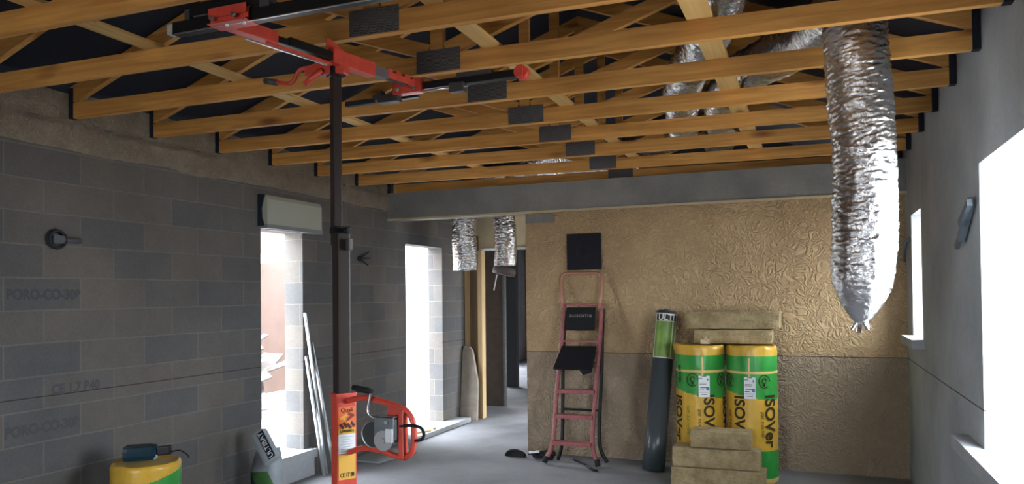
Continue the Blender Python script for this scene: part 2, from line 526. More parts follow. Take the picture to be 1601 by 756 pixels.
# ------------------------------------------------------------------ roof: membrane + trusses
XC = (XL + XR) / 2 + .02
HE, RI = 3.0, 4.0          # membrane height over the wall and at the ridge


def roofz(x): return RI - (RI - HE) * abs(x - XC) / (XC - XL)


mb = MB()
y0, y1 = YF - WT - .3, 9.52
for sgn in (-1, 1):
    xe = XL - .12 if sgn < 0 else XR + WT
    n = 60; m_ = 12
    g = [[mb.bm.verts.new((XC + (xe - XC) * j / m_, y0 + (y1 - y0) * i / n,
          roofz(XC + (xe - XC) * j / m_) + (.012 * math.sin(i * 1.9) + .02 * noise.noise(Vector((i * .4, j * .6, sgn)))) * (0 < j < m_))) for j in range(m_ + 1)] for i in range(n + 1)]
    for i in range(n):
        for j in range(m_):
            mb.bm.faces.new((g[i][j], g[i + 1][j], g[i + 1][j + 1], g[i][j + 1])).smooth = True
# membrane folded down on the left wall head
mb.box((XL - .13, y0, 2.812), (XL - .11, y1, roofz(XL - .12) + .005))
struct(mb, 'ceiling', NAVY)
mb = MB(); mb.poly([(XL - .12, 9.52, 2.78), (XR + WT, 9.52, 2.78), (XR + WT, 9.52, 4.3), (XL - .12, 9.52, 4.3)], (0, .02, 0)); struct(mb, 'wall_gable', NAVY)

CH, CT = .097, .04          # chord depth and thickness
TR = [  # (Y at the left wall, Y at the right wall, how it reads)
    (1.57, 1.60, 'pine roof truss nearest the viewer, just above the top of the view'),
    (2.20, 2.26, 'pine roof truss whose bottom chord crosses the top left corner above the lifter'),
    (2.80, 2.92, 'second visible pine roof truss, running just behind the lifter near bar'),
    (3.42, 3.53, 'third visible pine roof truss, passing in front of the big foil duct bend'),
    (4.05, 4.165, 'fourth visible pine roof truss, the first one behind the hanging foil duct'),
    (4.69, 4.825, 'fifth visible pine roof truss, second behind the hanging foil duct'),
    (5.32, 5.48, 'sixth visible pine roof truss, fourth from the concrete beam counting itself third behind the duct'),
    (5.97, 6.14, 'second to last pine roof truss before the concrete beam'),
    (7.37, 7.56, 'dark shaded pine roof truss standing over the concrete beam'),
    (6.66, 6.90, 'last pine roof truss, closest to the concrete beam'),
]
TR[6] = (5.32, 5.48, 'third pine roof truss counted back from the concrete beam')


def make_truss(yl, yr, label):
    L = XR - XL
    ang = math.atan2(yr - yl, L); t = thing('roof_truss', label, 'roof truss', (XL, yl, ZT), ang, 'pine roof trusses')
    c = XC - XL                    # local x of the ridge
    w = lambda x, z: Vector((x, 0, z))
    jit = random.uniform(-.01, .01)
    # bottom chord in two lengths joined at the plate
    m = MB(); m.box((0.004, 0, 0), (L / 1 - .004 - .0, CT, CH), bev=.002); m.build('bottom_chord', WOOD, t)
    hz = HE - ZT; rz = RI - ZT
    for sgn, xe in ((-1, 0.0), (1, L)):
        m = MB()
        top0 = hz - .006 - (0 if sgn < 0 else 0); d = .10 / math.cos(math.atan2(rz - hz, c))
        topc = rz - .03
        e0 = xe + (.006 if sgn < 0 else -.006)
        m.poly([(e0, CT * .02, max(CH + .002, top0 - d)), (e0, CT * .02, top0), (c, CT * .02, topc), (c, CT * .02, topc - d), (e0 - sgn * .0 + (.02 if sgn < 0 else -.02), CT * .02, max(CH + .002, top0 - d + .002))], (0, CT * .96, 0))
        m.build('top_chord', WOOD, t)
        m = MB(); e1 = xe + (.0 if sgn < 0 else -.038); m.box((e1 + .001, -.003, -.001), (e1 + .037, CT + .003, hz - .012)); m.build('end_wrap', NAVY, t)
        # diagonal web from the splice up to the quarter point
        xq = c + sgn * c * .52; zq = rz - (rz - hz) * .52 - d - .03
        m = MB(); m.bar(w(c + sgn * .05, CH + .02) + Vector((0, CT / 2, 0)), Vector((xq, CT / 2, zq + .01)), CT * .92, .075); m.build('diagonal_web', WOOD, t)
    m = MB(); m.box((c - .035, .001, CH), (c + .035, CT - .001, rz - .10)); m.build('king_post', WOOD, t)
    px = -1.78 - XL + jit * .3
    m = MB()
    for yy in (-.0022, CT + .0004): m.box((px - .125, yy, .006), (px + .125, yy + .0018, .122))
    m.build('nail_plate', PLATE, t)
    return t


for a in TR: make_truss(*a)

# longitudinal boards nailed on top of the bottom chords
BZ = ZT + CH + .0005
for x0, wd, lab, dx in ((-3.05, .10, 'pale longitudinal brace board on the trusses near the block wall', .02), (-1.475, .09, 'pale longitudinal brace board just right of the nail plates', -.03), (-.47, .115, 'pale longitudinal brace board beside the long foil duct', .03)):
    m = MB(); m.bar((x0, 1.45, BZ + .0095), (x0 + dx, 7.05, BZ + .0095), wd, .018); tag(m.build('brace_board', WOODL), lab, 'brace board', 'longitudinal brace boards')

# ------------------------------------------------------------------ foil ducts


def duct(name, pts, r, label, radii=None, per=40, seg=72, seedv=0., close=False, squash=None, group='flexible foil ducts', amp=1.0, parts=None):
    P = catmull(pts, per)
    # resample evenly
    d = [0]
    for i in range(1, len(P)): d.append(d[-1] + (P[i] - P[i - 1]).length)
    tot = d[-1]; n = int(tot / .0048); Q = []; j = 0
    for i in range(n + 1):
        s_ = tot * i / n
        while j < len(d) - 2 and d[j + 1] < s_: j += 1
        t = (s_ - d[j]) / max(1e-9, d[j + 1] - d[j]); Q.append(P[j].lerp(P[j + 1], t))
    mb = MB(); prev = None; rings = []
    for i, p in enumerate(Q):
        t = (Q[min(i + 1, n)] - Q[max(i - 1, 0)]).normalized()
        nx = (t.orthogonal() if prev is None else (prev - t * prev.dot(t))).normalized(); prev = nx; ny = t.cross(nx)
        s_ = tot * i / n; ring = []
        for k in range(seg):
            a = 2 * PI * k / seg; dirv = nx * math.cos(a) + ny * math.sin(a)
            q = Vector((math.cos(a) * 1.5, math.sin(a) * 1.5, s_ * 9 + seedv))
            ph = s_ * 2 * PI / .030 + a + 1.8 * noise.noise(q)
            rib = .0006 * math.sin(ph) * (1 + noise.noise(q * 2.3))
            q3 = Vector((math.cos(a) * 2.6, math.sin(a) * 2.6, s_ * 42 + seedv)); q4 = Vector((math.cos(a) * 5.5, math.sin(a) * 5.5, s_ * 105 + seedv))
            cr = .011 * (abs(noise.noise(q3 + Vector((0, 0, 3.5 * noise.noise(q * 1.9))))) - .2) + .008 * (abs(noise.noise(q4 + Vector((0, 0, 3 * noise.noise(q * 3.1))))) - .2)
            big = .012 * noise.noise(Vector((math.cos(a) * .9, math.sin(a) * .9, s_ * 3.0 + seedv)))
            rr = (r + (rib + cr + big) * amp)
            if radii: 
                f = radii(s_ / tot, s_, tot); rr *= f
            off = dirv * rr
            if squash: off.z *= squash
            ring.append(mb.bm.verts.new(p + off))
        rings.append(ring)
    for i in range(n):
        for k in range(seg):
            f = mb.bm.faces.new((rings[i][k], rings[i][(k + 1) % seg], rings[i + 1][(k + 1) % seg], rings[i + 1][k])); f.smooth = True
    if close:
        mb.bm.faces.new(rings[-1])
    o = mb.build(name, FOIL)
    return tag(o, label, 'duct', group)


def taper(f, s_, tot):
    e = tot - s_
    if e > .26: return 1.0
    x = e / .26
    return .10 + .90 * math.sin(x * PI / 2) ** .8


DZ = ZT + CH + .178
big = duct('foil_duct', [(-.80, 7.35, DZ - .01), (-.70, 6.7, DZ - .01), (-.60, 5.85, DZ - .01), (-.45, 5.2, DZ - .01), (-.23, 4.86, DZ - .01), (-.02, 4.58, DZ), (.13, 4.22, DZ + .0), (.195, 3.95, DZ - .06), (.20, 3.85, DZ - .24), (.215, 3.85, 2.5), (.235, 3.85, 2.2), (.225, 3.85, 1.9), (.215, 3.85, 1.68), (.205, 3.85, 1.49)], .138,
           'wide crumpled silver foil duct hanging pinched shut in front of the tan wall', taper, close=True, squash=None)
m = MB(); m.tube(catmull([(.19, 3.83, 1.51), (.225, 3.82, 1.505), (.235, 3.85, 1.53), (.20, 3.87, 1.525), (.17, 3.85, 1.52)], 6), .007, 8); 
for k in range(7):
    a = k * .9; m.bar((.205, 3.85, 1.53), (.205 + .045 * math.cos(a), 3.85 + .03 * math.sin(a), 1.478 - .012 * (k % 3)), .02, .004)
o = m.build('pinched_end', FOIL, big); o['label'] = 'crumpled silver tail where the foil is pinched shut'

duct('foil_duct', [(-.24, 2.7, DZ + .12), (-.32, 3.3, DZ + .03), (-.44, 3.95, DZ), (-.62, 4.6, DZ), (-.82, 5.3, DZ), (-.93, 6.0, DZ), (-1.05, 6.7, DZ), (-1.4, 7.3, DZ + .04), (-2.4, 7.7, DZ + .1), (-3.0, 7.95, DZ - .02), (-3.27, 8.05, DZ - .4), (-3.275, 8.05, 2.35), (-3.28, 8.05, 1.98)], .125,
     'foil duct lying across the trusses and dropping beside the tan wall corner', seedv=11., amp=1.25)
duct('foil_duct', [(-1.7, 8.35, DZ), (-2.4, 8.5, DZ + .05), (-3.3, 8.55, DZ + .1), (-3.8, 8.4, DZ - .05), (-3.872, 8.2, 2.75), (-3.872, 8.2, 2.5), (-3.865, 8.2, 2.2), (-3.855, 8.2, 1.95)], .145,
     'short silver foil duct hanging left of the corridor doorway', seedv=23., amp=1.5)
m = MB(); m.tube([(-3.28, 8.05, 1.973), (-3.29, 8.045, 1.93), (-3.30, 8.04, 1.88)], .1, 32, radii=[.118, .135, .13])
cap = tag(m.build('duct_collar', plain('grey_collar', (.11, .095, .09), .6)), 'dark grey collar on the end of the foil duct by the wall corner', 'duct collar')
m = MB(); m.cyl((-3.335, 7.93, 1.88), (-3.375, 7.93, 1.70), .008, 8); tag(m.build('white_stick', WHITE), 'thin white rod hanging under the grey duct collar', 'rod')

# ------------------------------------------------------------------ shutter box on the left wall
sb = thing('shutter_box', 'pale grey green roller shutter box over the first wall opening', 'shutter box', (XL, 5.177, 2.235))
m = MB()
prof = [(0, .0), (.055, .0), (.062, .02), (.065, .10), (.06, .20), (.045, .255), (.02, .285), (0, .29)]
D = .095
prof = [(0, .035), (D, .035), (D, .06), (D - .002, .25), (D - .02, .285), (0, .295)]
m.poly([(x, .012, z) for x, z in prof], (0, .765, 0)); m.build('casing', plain('pale_green_plastic', (.42, .44, .37), .5), sb)
m = MB(); m.poly([(x, 0, z) for x, z in [(0, .02), (D * .72, .02), (D * .45, .09), (D * .4, .17), (D * .62, .25), (D * .8, .285), (0, .295)]], (0, .012, 0)); m.build('end_plate', plain('dark_blue_plastic', (.02, .028, .04), .5), sb)
m = MB(); m.box((0, .005, .0), (D + .004, .785, .035)); m.box((0, .10, -.006), (D * .6, .5, 0)); m.build('bottom_rail', plain('grey_plastic_rail', (.22, .24, .25), .5), sb)

# ------------------------------------------------------------------ things on the walls


def stub(loc, nrm, label, sc=1.0, pipe_dir=(0, 1, 0), cat='conduit', tilt=0.):
    n = Vector(nrm); t = thing('conduit_stub', label, cat, loc); m = MB()
    u = Vector((0, 0, 1)); v = u.cross(n)
    pts = []
    for i in range(40):
        a = i / 39 * 4.2 * PI; rr = (.058 - .006 * (i / 39)) * sc
        pts.append(n * (.012 + .028 * i / 39) + (u * math.sin(a) + v * math.cos(a)) * rr)
    m.tube(pts, .0085 * sc, 8); m.build('coiled_sleeve', plain('dark_conduit', (.03, .033, .038), .5), t)
    m = MB(); pd = Vector(pipe_dir).normalized()
    m.cyl(n * .022 - pd * .02, n * .03 + pd * .155 * sc, .019 * sc, 16); m.build('pipe_end', plain('grey_conduit', (.10, .105, .11), .6), t)
    m = MB(); m.obox(frame(n * .035 + Vector((0, 0, 0)), pd, u), (.07 * sc, .05 * sc, .02)); m.build('tape_wrap', plain('dull_tape', (.09, .10, .12), .5), t)
    return t


stub((XL, 3.32, 2.02), (1, 0, 0), 'coiled dark cable conduit poking from the block wall at far left')
c2 = thing('conduit_stub', 'small splayed dark conduit ends in the block wall between the two openings', 'conduit', (XL, 6.72, 2.04))
m = MB()
for k, (dy, dz) in enumerate(((.10, .075), (.12, .01), (.085, -.07), (.03, .05))): m.tube([(0, 0, 0), (.04, dy * .3, dz * .4), (.06, dy, dz)], .009, 8)
m.build('conduit_end', plain('dark_conduit', (.03, .033, .038), .5), c2)
m = MB(); m.cyl((0, 0, 0), (.02, 0, 0), .028, 14); m.build('grommet', RUB, c2)
c3 = thing('conduit_stub', 'bluish taped conduit ends on the right wall beside the large window', 'conduit', (XR, 4.52, 2.01))
m = MB(); m.bar((-.02, -.14, .085), (-.03, .10, -.09), .03, .045); m.build('conduit_end', plain('bluish_conduit', (.16, .20, .23), .6), c3)
m = MB(); m.bar((-.035, -.19, .07), (-.045, .0, -.02), .025, .035); m.bar((-.02, -.05, .0), (-.035, .2, -.13), .022, .03); m.build('tape_wrap', plain('bluish_tape', (.10, .13, .16), .5), c3)
c4 = thing('conduit_stub', 'thin dark conduit end on the right wall left of the small window', 'conduit', (XR, 7.2, 2.0))
m = MB(); m.tube([(0, -.1, .08), (-.03, -.05, .06), (-.035, .06, -.03), (-.03, .12, -.10)], .014, 8); m.build('conduit_end', plain('bluish_tape', (.10, .13, .16), .5), c4)

# black square panel above the ladder
bp = thing('air_seal_panel', 'black square panel with a round seal on the tan wall above the stepladder', 'panel', (-2.163, YB, 2.08))
m = MB(); m.box((-.182, -.016, -.186), (.182, -.001, .186), bev=.003); m.build('board', plain('black_panel', (.010, .010, .016), .5, bump=.2), bp)
for rr in (.068, .045):
    m = MB(); m.tube([(rr * math.cos(a * PI / 18), -.018, rr * math.sin(a * PI / 18)) for a in range(37)], .004, 6, cap=False); m.build('seal_ring', plain('dark_seal', (.03, .03, .036), .4), bp)

# faded stamps on three blocks
STAMP = plain('stamp_ink', (.078, .080, .086), .9)
for (y, z, tx) in ((3.26, 1.675, 'PORO-CO-30B'), (3.25, .865, 'PORO-CO-30B'), (3.47, 1.085, 'CE 1.7 B40')):
    o = lettering('wall_stamp', tx, .085, frame((XL + .0006, y, z), (0, 1, 0), (0, 0, 1)), STAMP, extrude=.0004, bold=.0035, xs=.88)
    nm = {1.675: 'faded dark lettering stamped on the block wall at eye height, far left', .865: 'faded dark lettering stamped on the lowest marked block, far left', 1.085: 'faded dark CE marking stamped on the block crossed by the level line'}[z]
    tag(o, nm, 'stamp', 'faded stamps on the blockwork')

# ------------------------------------------------------------------ panel lifter
lf = thing('panel_lifter', 'red and black plasterboard panel lifter with winch and tall mast', 'panel lifter', (-1.93, 2.78, 0))
LX, LY = -1.93, 2.78
P3 = lambda x, y, z: Vector((x - LX, y - LY, z))
ROT = R(58)
ca, sa = math.cos(ROT), math.sin(ROT)
fx = Vector((ca, sa, 0)); fn = Vector((sa, -ca, 0))
ctr = P3(-1.909, 2.80, 0)
m = MB()
Mx = frame(ctr + Vector((0, 0, .74)), fx, (0, 0, 1))
m.obox(Mx @ Matrix.Rotation(0, 4, 'X'), (.092, .96, .062), bev=.006)
col = m.build('column', RED, lf)
m = MB(); m.obox(frame(ctr + Vector((0, 0, 1.221)), fx, (0, 0, 1)), (.096, .012, .066), bev=.003); m.build('column_cap', REDD, lf)
m = MB(); m.obox(frame(ctr + Vector((-.008, .0, 1.565)), fx, (0, 0, 1)), (.060, .715, .060), bev=.006); m.build('lower_mast', MASTM, lf)
m = MB(); m.obox(frame(ctr + Vector((-.031, .0, 2.25)), fx, (0, 0, 1)), (.040, .76, .040), bev=.005); m.build('upper_mast', MASTM, lf)
m = MB(); m.obox(frame(ctr + Vector((-.012, 0, 1.935)), fx, (0, 0, 1)), (.07, .03, .07), bev=.004)
m.tube([ctr + Vector((.02, -.03, 1.93)), ctr + Vector((.055, -.035, 1.93))], .012, 10); m.build('mast_clamp', BLACKM, lf)
m = MB(); m.obox(frame(ctr + Vector((.042, -.012, 1.87)), fx, (0, 0, 1)), (.02, .05, .03), bev=.003); m.build('pulley', plain('grey_pulley', (.08, .08, .08), .4), lf)
m = MB(); m.obox(frame(ctr + Vector((-.028, .0, 2.64)), fx, (0, 0, 1)), (.066, .06, .066), bev=.006); m.build('mast_head', BLACKM, lf)
# tripod under the column
m = MB(); m.obox(frame(ctr + Vector((0, 0, .27)), fx, (0, 0, 1)), (.12, .10, .10), bev=.006); m.build('tripod_hub', RED, lf)
for k in range(3):
    a = R(-75 + 120 * k); dv = Vector((math.cos(a), math.sin(a), 0))
    m = MB(); m.bar(ctr + dv * .04 + Vector((0, 0, .27)), ctr + dv * .55 + Vector((0, 0, .09)), .04, .04, bev=.004); lg = m.build('leg', RED, lf)
    m = MB(); sd = Vector((-dv.y, dv.x, 0)); c_ = ctr + dv * .55 + Vector((0, 0, .04)); m.cyl(c_ - sd * .015, c_ + sd * .015, .04, 20); m.build('caster', RUB, lg)
# stickers on the front face
fo = ctr + fn * .0315


def sticker(name, z0, z1, mat, w=.078, off=0.0, eps=.0008):
    m = MB(); m.obox(frame(fo + fn * eps + Vector((0, 0, (z0 + z1) / 2)) + fx * off, fx, (0, 0, 1)), (w, z1 - z0, .001)); return m.build(name, mat, col)


sticker('logo_label', 1.076, 1.168, plain('orange_label', (.75, .16, .04), .4))
for (dx, z, a, w_) in ((-.012, 1.128, .5, .042), (.014, 1.120, .6, .045), (-.002, 1.110, -.6, .045), (.016, 1.134, -.5, .028)):
    m = MB(); M = frame(fo + fn * .0018 + Vector((0, 0, z)) + fx * dx, fx, (0, 0, 1)) @ Matrix.Rotation(a, 4, 'Z'); m.obox(M, (w_, .012, .0008)); m.build('logo_stroke', plain('logo_yellow', (.8, .35, .05), .5) if dx < 0 else plain('logo_dark_red', (.25, .02, .015), .5), col)
for (dx, z) in ((-.024, 1.086), (-.008, 1.091), (.010, 1.085), (.026, 1.092)):
    m = MB(); M = frame(fo + fn * .0018 + Vector((0, 0, z)) + fx * dx, fx, (0, 0, 1)) @ Matrix.Rotation(.7, 4, 'Z'); m.obox(M, (.012, .026, .0008)); m.build('logo_stroke', plain('logo_black', (.05, .01, .01), .5), col)
lettering('logo_script', 'Quali', .026, frame(fo + fn * .0018 + Vector((0, 0, 1.154)), fx, (0, 0, 1)), INK, col)
sticker('name_label', 1.052, 1.075, plain('label_yellow', (.78, .45, .05), .4))
lettering('name_text', 'LEVPANO I', .0165, frame(fo + fn * .0022 + Vector((0, 0, 1.0635)), fx, (0, 0, 1)), INK, col, bold=.0003, xs=.78)
sticker('white_label', .968, 1.051, WHITE)
for k in range(7):
    sticker('print_line', .975 + .0105 * k, .9772 + .0105 * k, plain('faint_print', (.35, .42, .5), .6), .06 - .012 * (k % 3), -.004 * (k % 2), .0018)
sticker('yellow_label', .856, .966, plain('label_amber', (.72, .40, .06), .45))
lettering('ce_mark', 'CE 17 08', .026, frame(fo + fn * .0022 + Vector((0, 0, .875)), fx, (0, 0, 1)), INK, col, bold=.0004, xs=.66)
sticker('white_mark', .80, .832, WHITE, .018)
# winch frame
YW = 2.765
t_ = [P3(-1.875, YW + .02, 1.195), P3(-1.79, YW + .01, 1.213), P3(-1.70, YW, 1.202), P3(-1.60, YW - .01, 1.168), P3(-1.548, YW - .01, 1.12), P3(-1.543, YW - .01, 1.0), P3(-1.558, YW - .01, .975)]
m = MB(); m.tube(catmull([t_[0], t_[1], t_[2], P3(-1.60, YW, 1.178), P3(-1.565, YW, 1.155), P3(-1.545, YW, 1.115), P3(-1.543, YW, 1.05), P3(-1.553, YW, 1.0), P3(-1.585, YW, .972)], 6), .0125, 14); m.build('frame_tube', RED, lf)
m = MB(); m.tube(catmull([P3(-1.875, YW + .02, .972), P3(-1.79, YW + .01, .998), P3(-1.70, YW, .995), P3(-1.64, YW, .98), P3(-1.585, YW, .972)], 6), .0125, 14); m.build('frame_tube', RED, lf)
m = MB(); m.box(P3(-1.605, YW - .02, .975), P3(-1.582, YW + .02, 1.172), bev=.003); m.box(P3(-1.66, YW - .012, 1.13), P3(-1.60, YW + .012, 1.185), bev=.003); m.build('winch_bracket', RED, lf)
# winch
wi = MB(); wi.box(P3(-1.70, YW - .055, 1.035), P3(-1.607, YW - .05, 1.148), bev=.002); wi.box(P3(-1.70, YW + .035, 1.035), P3(-1.607, YW + .04, 1.148), bev=.002); wi.box(P3(-1.70, YW - .055, 1.143), P3(-1.607, YW + .04, 1.148)); wi.box(P3(-1.70, YW - .055, 1.035), P3(-1.607, YW + .04, 1.04))
wi.box(P3(-1.665, YW - .05, 1.04), P3(-1.64, YW + .035, 1.143))
wplate = wi.build('winch_body', plain('winch_grey', (.17, .19, .20), .4, .6, var=.2, vscale=30), lf)
m = MB()
for dy, dx in ((-.035, 0), (.0, .0), (.028, 0)): m.cyl(P3(-1.712, YW + dy - .003, 1.07), P3(-1.712, YW + dy + .003, 1.07), .056, 32)
for dy in (-.040, -.006): m.tube([P3(-1.712 + .055 * math.cos(q * PI / 16), YW + dy, 1.07 + .055 * math.sin(q * PI / 16)) for q in range(33)], .0035, 6, cap=False, mi=1)
m.cyl(P3(-1.72, YW - .04, 1.07), P3(-1.72, YW + .03, 1.07), .03, 24); m.build('drum', [plain('drum_steel', (.05, .055, .06), .4, .5), STEEL], wplate)
m = MB(); m.cyl(P3(-1.653, YW - .064, 1.05), P3(-1.653, YW - .056, 1.05), .042, 32); m.cyl(P3(-1.653, YW - .074, 1.05), P3(-1.653, YW - .062, 1.05), .012, 12); m.cyl(P3(-1.640, YW - .062, 1.125), P3(-1.640, YW - .054, 1.125), .008, 12); m.build('gear_cover', plain('gear_steel', (.42, .43, .44), .38, .7), wplate)
m = MB(); m.box(P3(-1.64, YW - .0655, 1.045), P3(-1.609, YW - .0565, 1.10)); m.build('white_label', WHITE, wplate)
m = MB(); m.tube(catmull([P3(-1.66, YW - .03, 1.11), P3(-1.715, YW - .03, 1.135), P3(-1.745, YW - .03, 1.16), P3(-1.738, YW - .03, 1.21), P3(-1.728, YW - .03, 1.247)], 5), .006, 8); m.build('crank_arm', STEEL, wplate)
m = MB(); m.tube([P3(-1.722, YW - .03, 1.245), P3(-1.745, YW - .03, 1.249), P3(-1.79, YW - .035, 1.256), P3(-1.815, YW - .035, 1.26)], .012, 14, radii=[.009, .0135, .0135, .011]); m.build('crank_grip', RUB, wplate)
m = MB(); m.tube(catmull([P3(-1.60, YW - .015, 1.105), P3(-1.55, YW - .015, 1.11), P3(-1.505, YW - .015, 1.105), P3(-1.488, YW - .015, 1.08), P3(-1.503, YW - .01, 1.055), P3(-1.55, YW, 1.045)], 6), .007, 8); m.build('cable', RUB, lf)
# cradle
CZ = 2.668
nb, fb = (-2.055, 2.23), (-1.772, 3.265)     # where the main arm meets the near and the far cross bar
ad = Vector((fb[0] - nb[0], fb[1] - nb[1], 0)).normalized()
A = lambda t, z=0: P3(nb[0], nb[1], CZ + z + .024 * (1 - t / 1.07)) + ad * t          # point along the main arm
LEN = (Vector(fb) - Vector(nb)).length
m = MB(); m.bar(A(.30, .0), A(.72, .0), .036, .036, bev=.003); m.bar(A(.15, -.005), A(.98, -.005), .026, .026); m.build('main_arm', BLACKM, lf)
m = MB(); m.bar(A(-.02, -.004), A(.24, -.004), .046, .05, bev=.003); m.build('arm_sleeve', RED, lf)
m = MB(); m.bar(A(.20, -.032), A(.52, -.032), .012, .012); m.build('arm_rail', RED, lf)
m = MB(); m.bar(A(.10, -.042), A(.50, -.042), .006, .006); m.build('guide_rod', STEEL, lf)
m = MB(); m.bar(A(.52, .0), A(.76, .0), .052, .062, bev=.003); m.poly([A(.50, .03), A(.62, .03), A(.53, .075), A(.50, .075)], Vector((.0, .0, 0)) + Vector((-ad.y, ad.x, 0)) * .004); m.build('head_bracket', RED, lf)
m = MB(); m.bar(A(.76, .0), A(.84, .0), .044, .044); m.build('grey_sleeve', plain('worn_grey', (.13, .11, .11), .5), lf)
m = MB(); m.bar(A(.84, .0), A(LEN + .02, .0), .042, .03, bev=.003)
for k in range(4): m.obox(frame(A(.86 + .055 * k, .022), ad, (-ad.y, ad.x, 0)), (.03, .03, .02))
m.build('arm_sleeve', RED, lf)
hp = ctr + Vector((-.028, 0, 0))
m = MB(); m.obox(frame(hp + Vector((-.01, -.01, 2.655)), (1, .1, 0), (0, 0, 1)), (.14, .075, .05), bev=.006); m.bar(hp + Vector((-.02, -.01, 2.665)), hp + Vector((-.14, -.02, 2.64)), .04, .045, bev=.005); m.build('pivot_block', RED, lf)
m = MB(); m.tube([hp + Vector((.028, -.04, 2.67)), hp + Vector((.028, -.055, 2.67))], .016, 12); m.build('pivot_bolt', STEEL, lf)
m = MB(); m.tube(catmull([hp + Vector((-.11, -.02, 2.66)), hp + Vector((-.17, -.03, 2.655)), hp + Vector((-.20, -.03, 2.615)), hp + Vector((-.23, -.03, 2.60)), hp + Vector((-.30, -.03, 2.615))], 6), .010, 10); hk = m.build('tilt_handle', RED, lf)
m = MB(); m.tube([hp + Vector((-.295, -.03, 2.613)), hp + Vector((-.36, -.03, 2.628))], .0145, 12); m.build('grip', GREYRUB, hk)
m = MB(); m.tube([hp + Vector((-.04, -.05, 2.635)), hp + Vector((-.115, -.07, 2.575))], .013, 12); m.build('lock_lever', RED, lf)
# near cross bar
NZ_ = CZ + .026
m = MB(); m.bar(P3(-2.275, 2.23, NZ_ - .012), P3(-1.20, 2.235, NZ_ - .010), .040, .048, bev=.003); nbar = m.build('cross_bar', BLACKM, lf)
m = MB(); m.obox(frame(P3(-2.287, 2.228, NZ_ - .013), (1, 0, 0), (0, 0, 1)), (.03, .040, .042), bev=.008); m.build('end_cap', plain('pale_cap', (.42, .42, .40), .5), nbar)
m = MB(); m.bar(P3(-2.26, 2.207, NZ_ - .037), P3(-1.22, 2.21, NZ_ - .037), .004, .004); m.build('bright_rod', STEEL, nbar)  # thin bright strip imitates the highlight along the black bar
m = MB(); m.bar(P3(-2.19, 2.235, NZ_ + .045), P3(-1.85, 2.235, NZ_ + .045), .05, .048, bev=.003); m.bar(P3(-2.17, 2.212, NZ_ + .018), P3(-1.9, 2.212, NZ_ + .018), .005, .004, mi=1); m.build('telescopic_rail', [BLACKM, STEEL], nbar)
m = MB(); m.obox(frame(P3(-1.835, 2.23, NZ_ + .05), (1, 0, 0), (0, 0, 1)), (.045, .085, .045), bev=.004); m.build('panel_stop', plain('charcoal_stop', (.045, .045, .05), .5), nbar)
m = MB(); m.obox(frame(P3(-2.215, 2.24, NZ_ + .035), (1, 0, 0), (0, 0, 1)), (.028, .05, .03), bev=.004); m.build('panel_stop', plain('charcoal_stop', (.045, .045, .05), .5), nbar)
m = MB(); m.obox(frame(P3(-1.985, 2.20, NZ_ - .006), (1, .0, 0), (0, 0, 1)), (.175, .040, .012), bev=.004); m.obox(frame(P3(-1.985, 2.215, NZ_ - .036), (1, .0, 0), (0, 0, 1)), (.175, .004, .075), bev=.001); m.obox(frame(P3(-1.985, 2.185, NZ_ + .006), (1, .0, 0), (0, 0, 1)), (.175, .036, .004), bev=.001); br = m.build('bar_bracket', RED, lf)
for dx in (-2.045, -1.945): MB().cyl(P3(dx, 2.182, NZ_ - .018), P3(dx, 2.166, NZ_ - .018), .009, 8).build('bolt', STEEL, br)
for dx in (-2.0, -1.92): MB().cyl(P3(dx, 2.2, NZ_ - .03), P3(dx, 2.2, NZ_ - .048), .007, 8).build('bolt', STEEL, br)
# far cross bar
m = MB(); m.bar(P3(-1.86, 3.265, CZ - .004), P3(-1.255, 3.262, CZ + .002), .045, .036, bev=.003); fbar = m.build('cross_bar', BLACKM, lf)
m = MB(); m.bar(P3(-2.22, 3.30, CZ - .035), P3(-1.80, 3.30, CZ - .03), .026, .024); m.build('telescopic_rail', plain('dark_rail', (.022, .025, .03), .4), fbar)
m = MB(); m.cyl(P3(-1.85, 3.235, CZ - .033), P3(-1.50, 3.235, CZ - .033), .006, 8); m.build('bright_rod', STEEL, fbar)
m = MB(); m.obox(frame(P3(-1.555, 3.24, CZ - .036), (1, 0, 0), (0, 0, 1)), (.075, .045, .045), bev=.004); m.build('rail_clamp', plain('charcoal_stop', (.045, .045, .05), .5), fbar)
m = MB(); m.obox(frame(P3(-1.93, 3.245, CZ - .05), (1, 0, 0), (0, 0, 1)), (.11, .035, .05), bev=.004); m.obox(frame(P3(-1.99, 3.245, CZ - .03), (1, 0, .4), (0, 0, 1)), (.06, .03, .03)); m.build('rail_clamp', plain('charcoal_stop', (.045, .045, .05), .5), fbar)
m = MB(); m.bar(P3(-1.56, 3.25, CZ + .024), P3(-1.38, 3.25, CZ + .024), .03, .022); m.build('rubber_pad', plain('charcoal_stop', (.045, .045, .05), .5), fbar)
m = MB(); m.cyl(P3(-1.235, 3.235, CZ + .004), P3(-1.235, 3.285, CZ + .004), .032, 24); m.obox(frame(P3(-1.235, 3.23, CZ + .004), (1, 0, 0), (0, 0, 1)), (.03, .055, .012), bev=.003); m.build('end_knob', plain('red_knob', (.70, .06, .035), .5), fbar)
m = MB(); m.obox(frame(P3(-1.82, 3.235, CZ - .004), (1, 0, 0), (0, 0, 1)), (.15, .07, .05), bev=.004); m.poly([P3(-1.90, 3.225, CZ - .04), P3(-1.75, 3.225, CZ - .04), P3(-1.90, 3.225, CZ + .01)], (0, .01, 0)); br = m.build('bar_bracket', RED, lf)
for dx in (-1.865, -1.775): MB().cyl(P3(dx, 3.205, CZ - .02), P3(dx, 3.195, CZ - .02), .010, 8).build('bolt', STEEL, br)

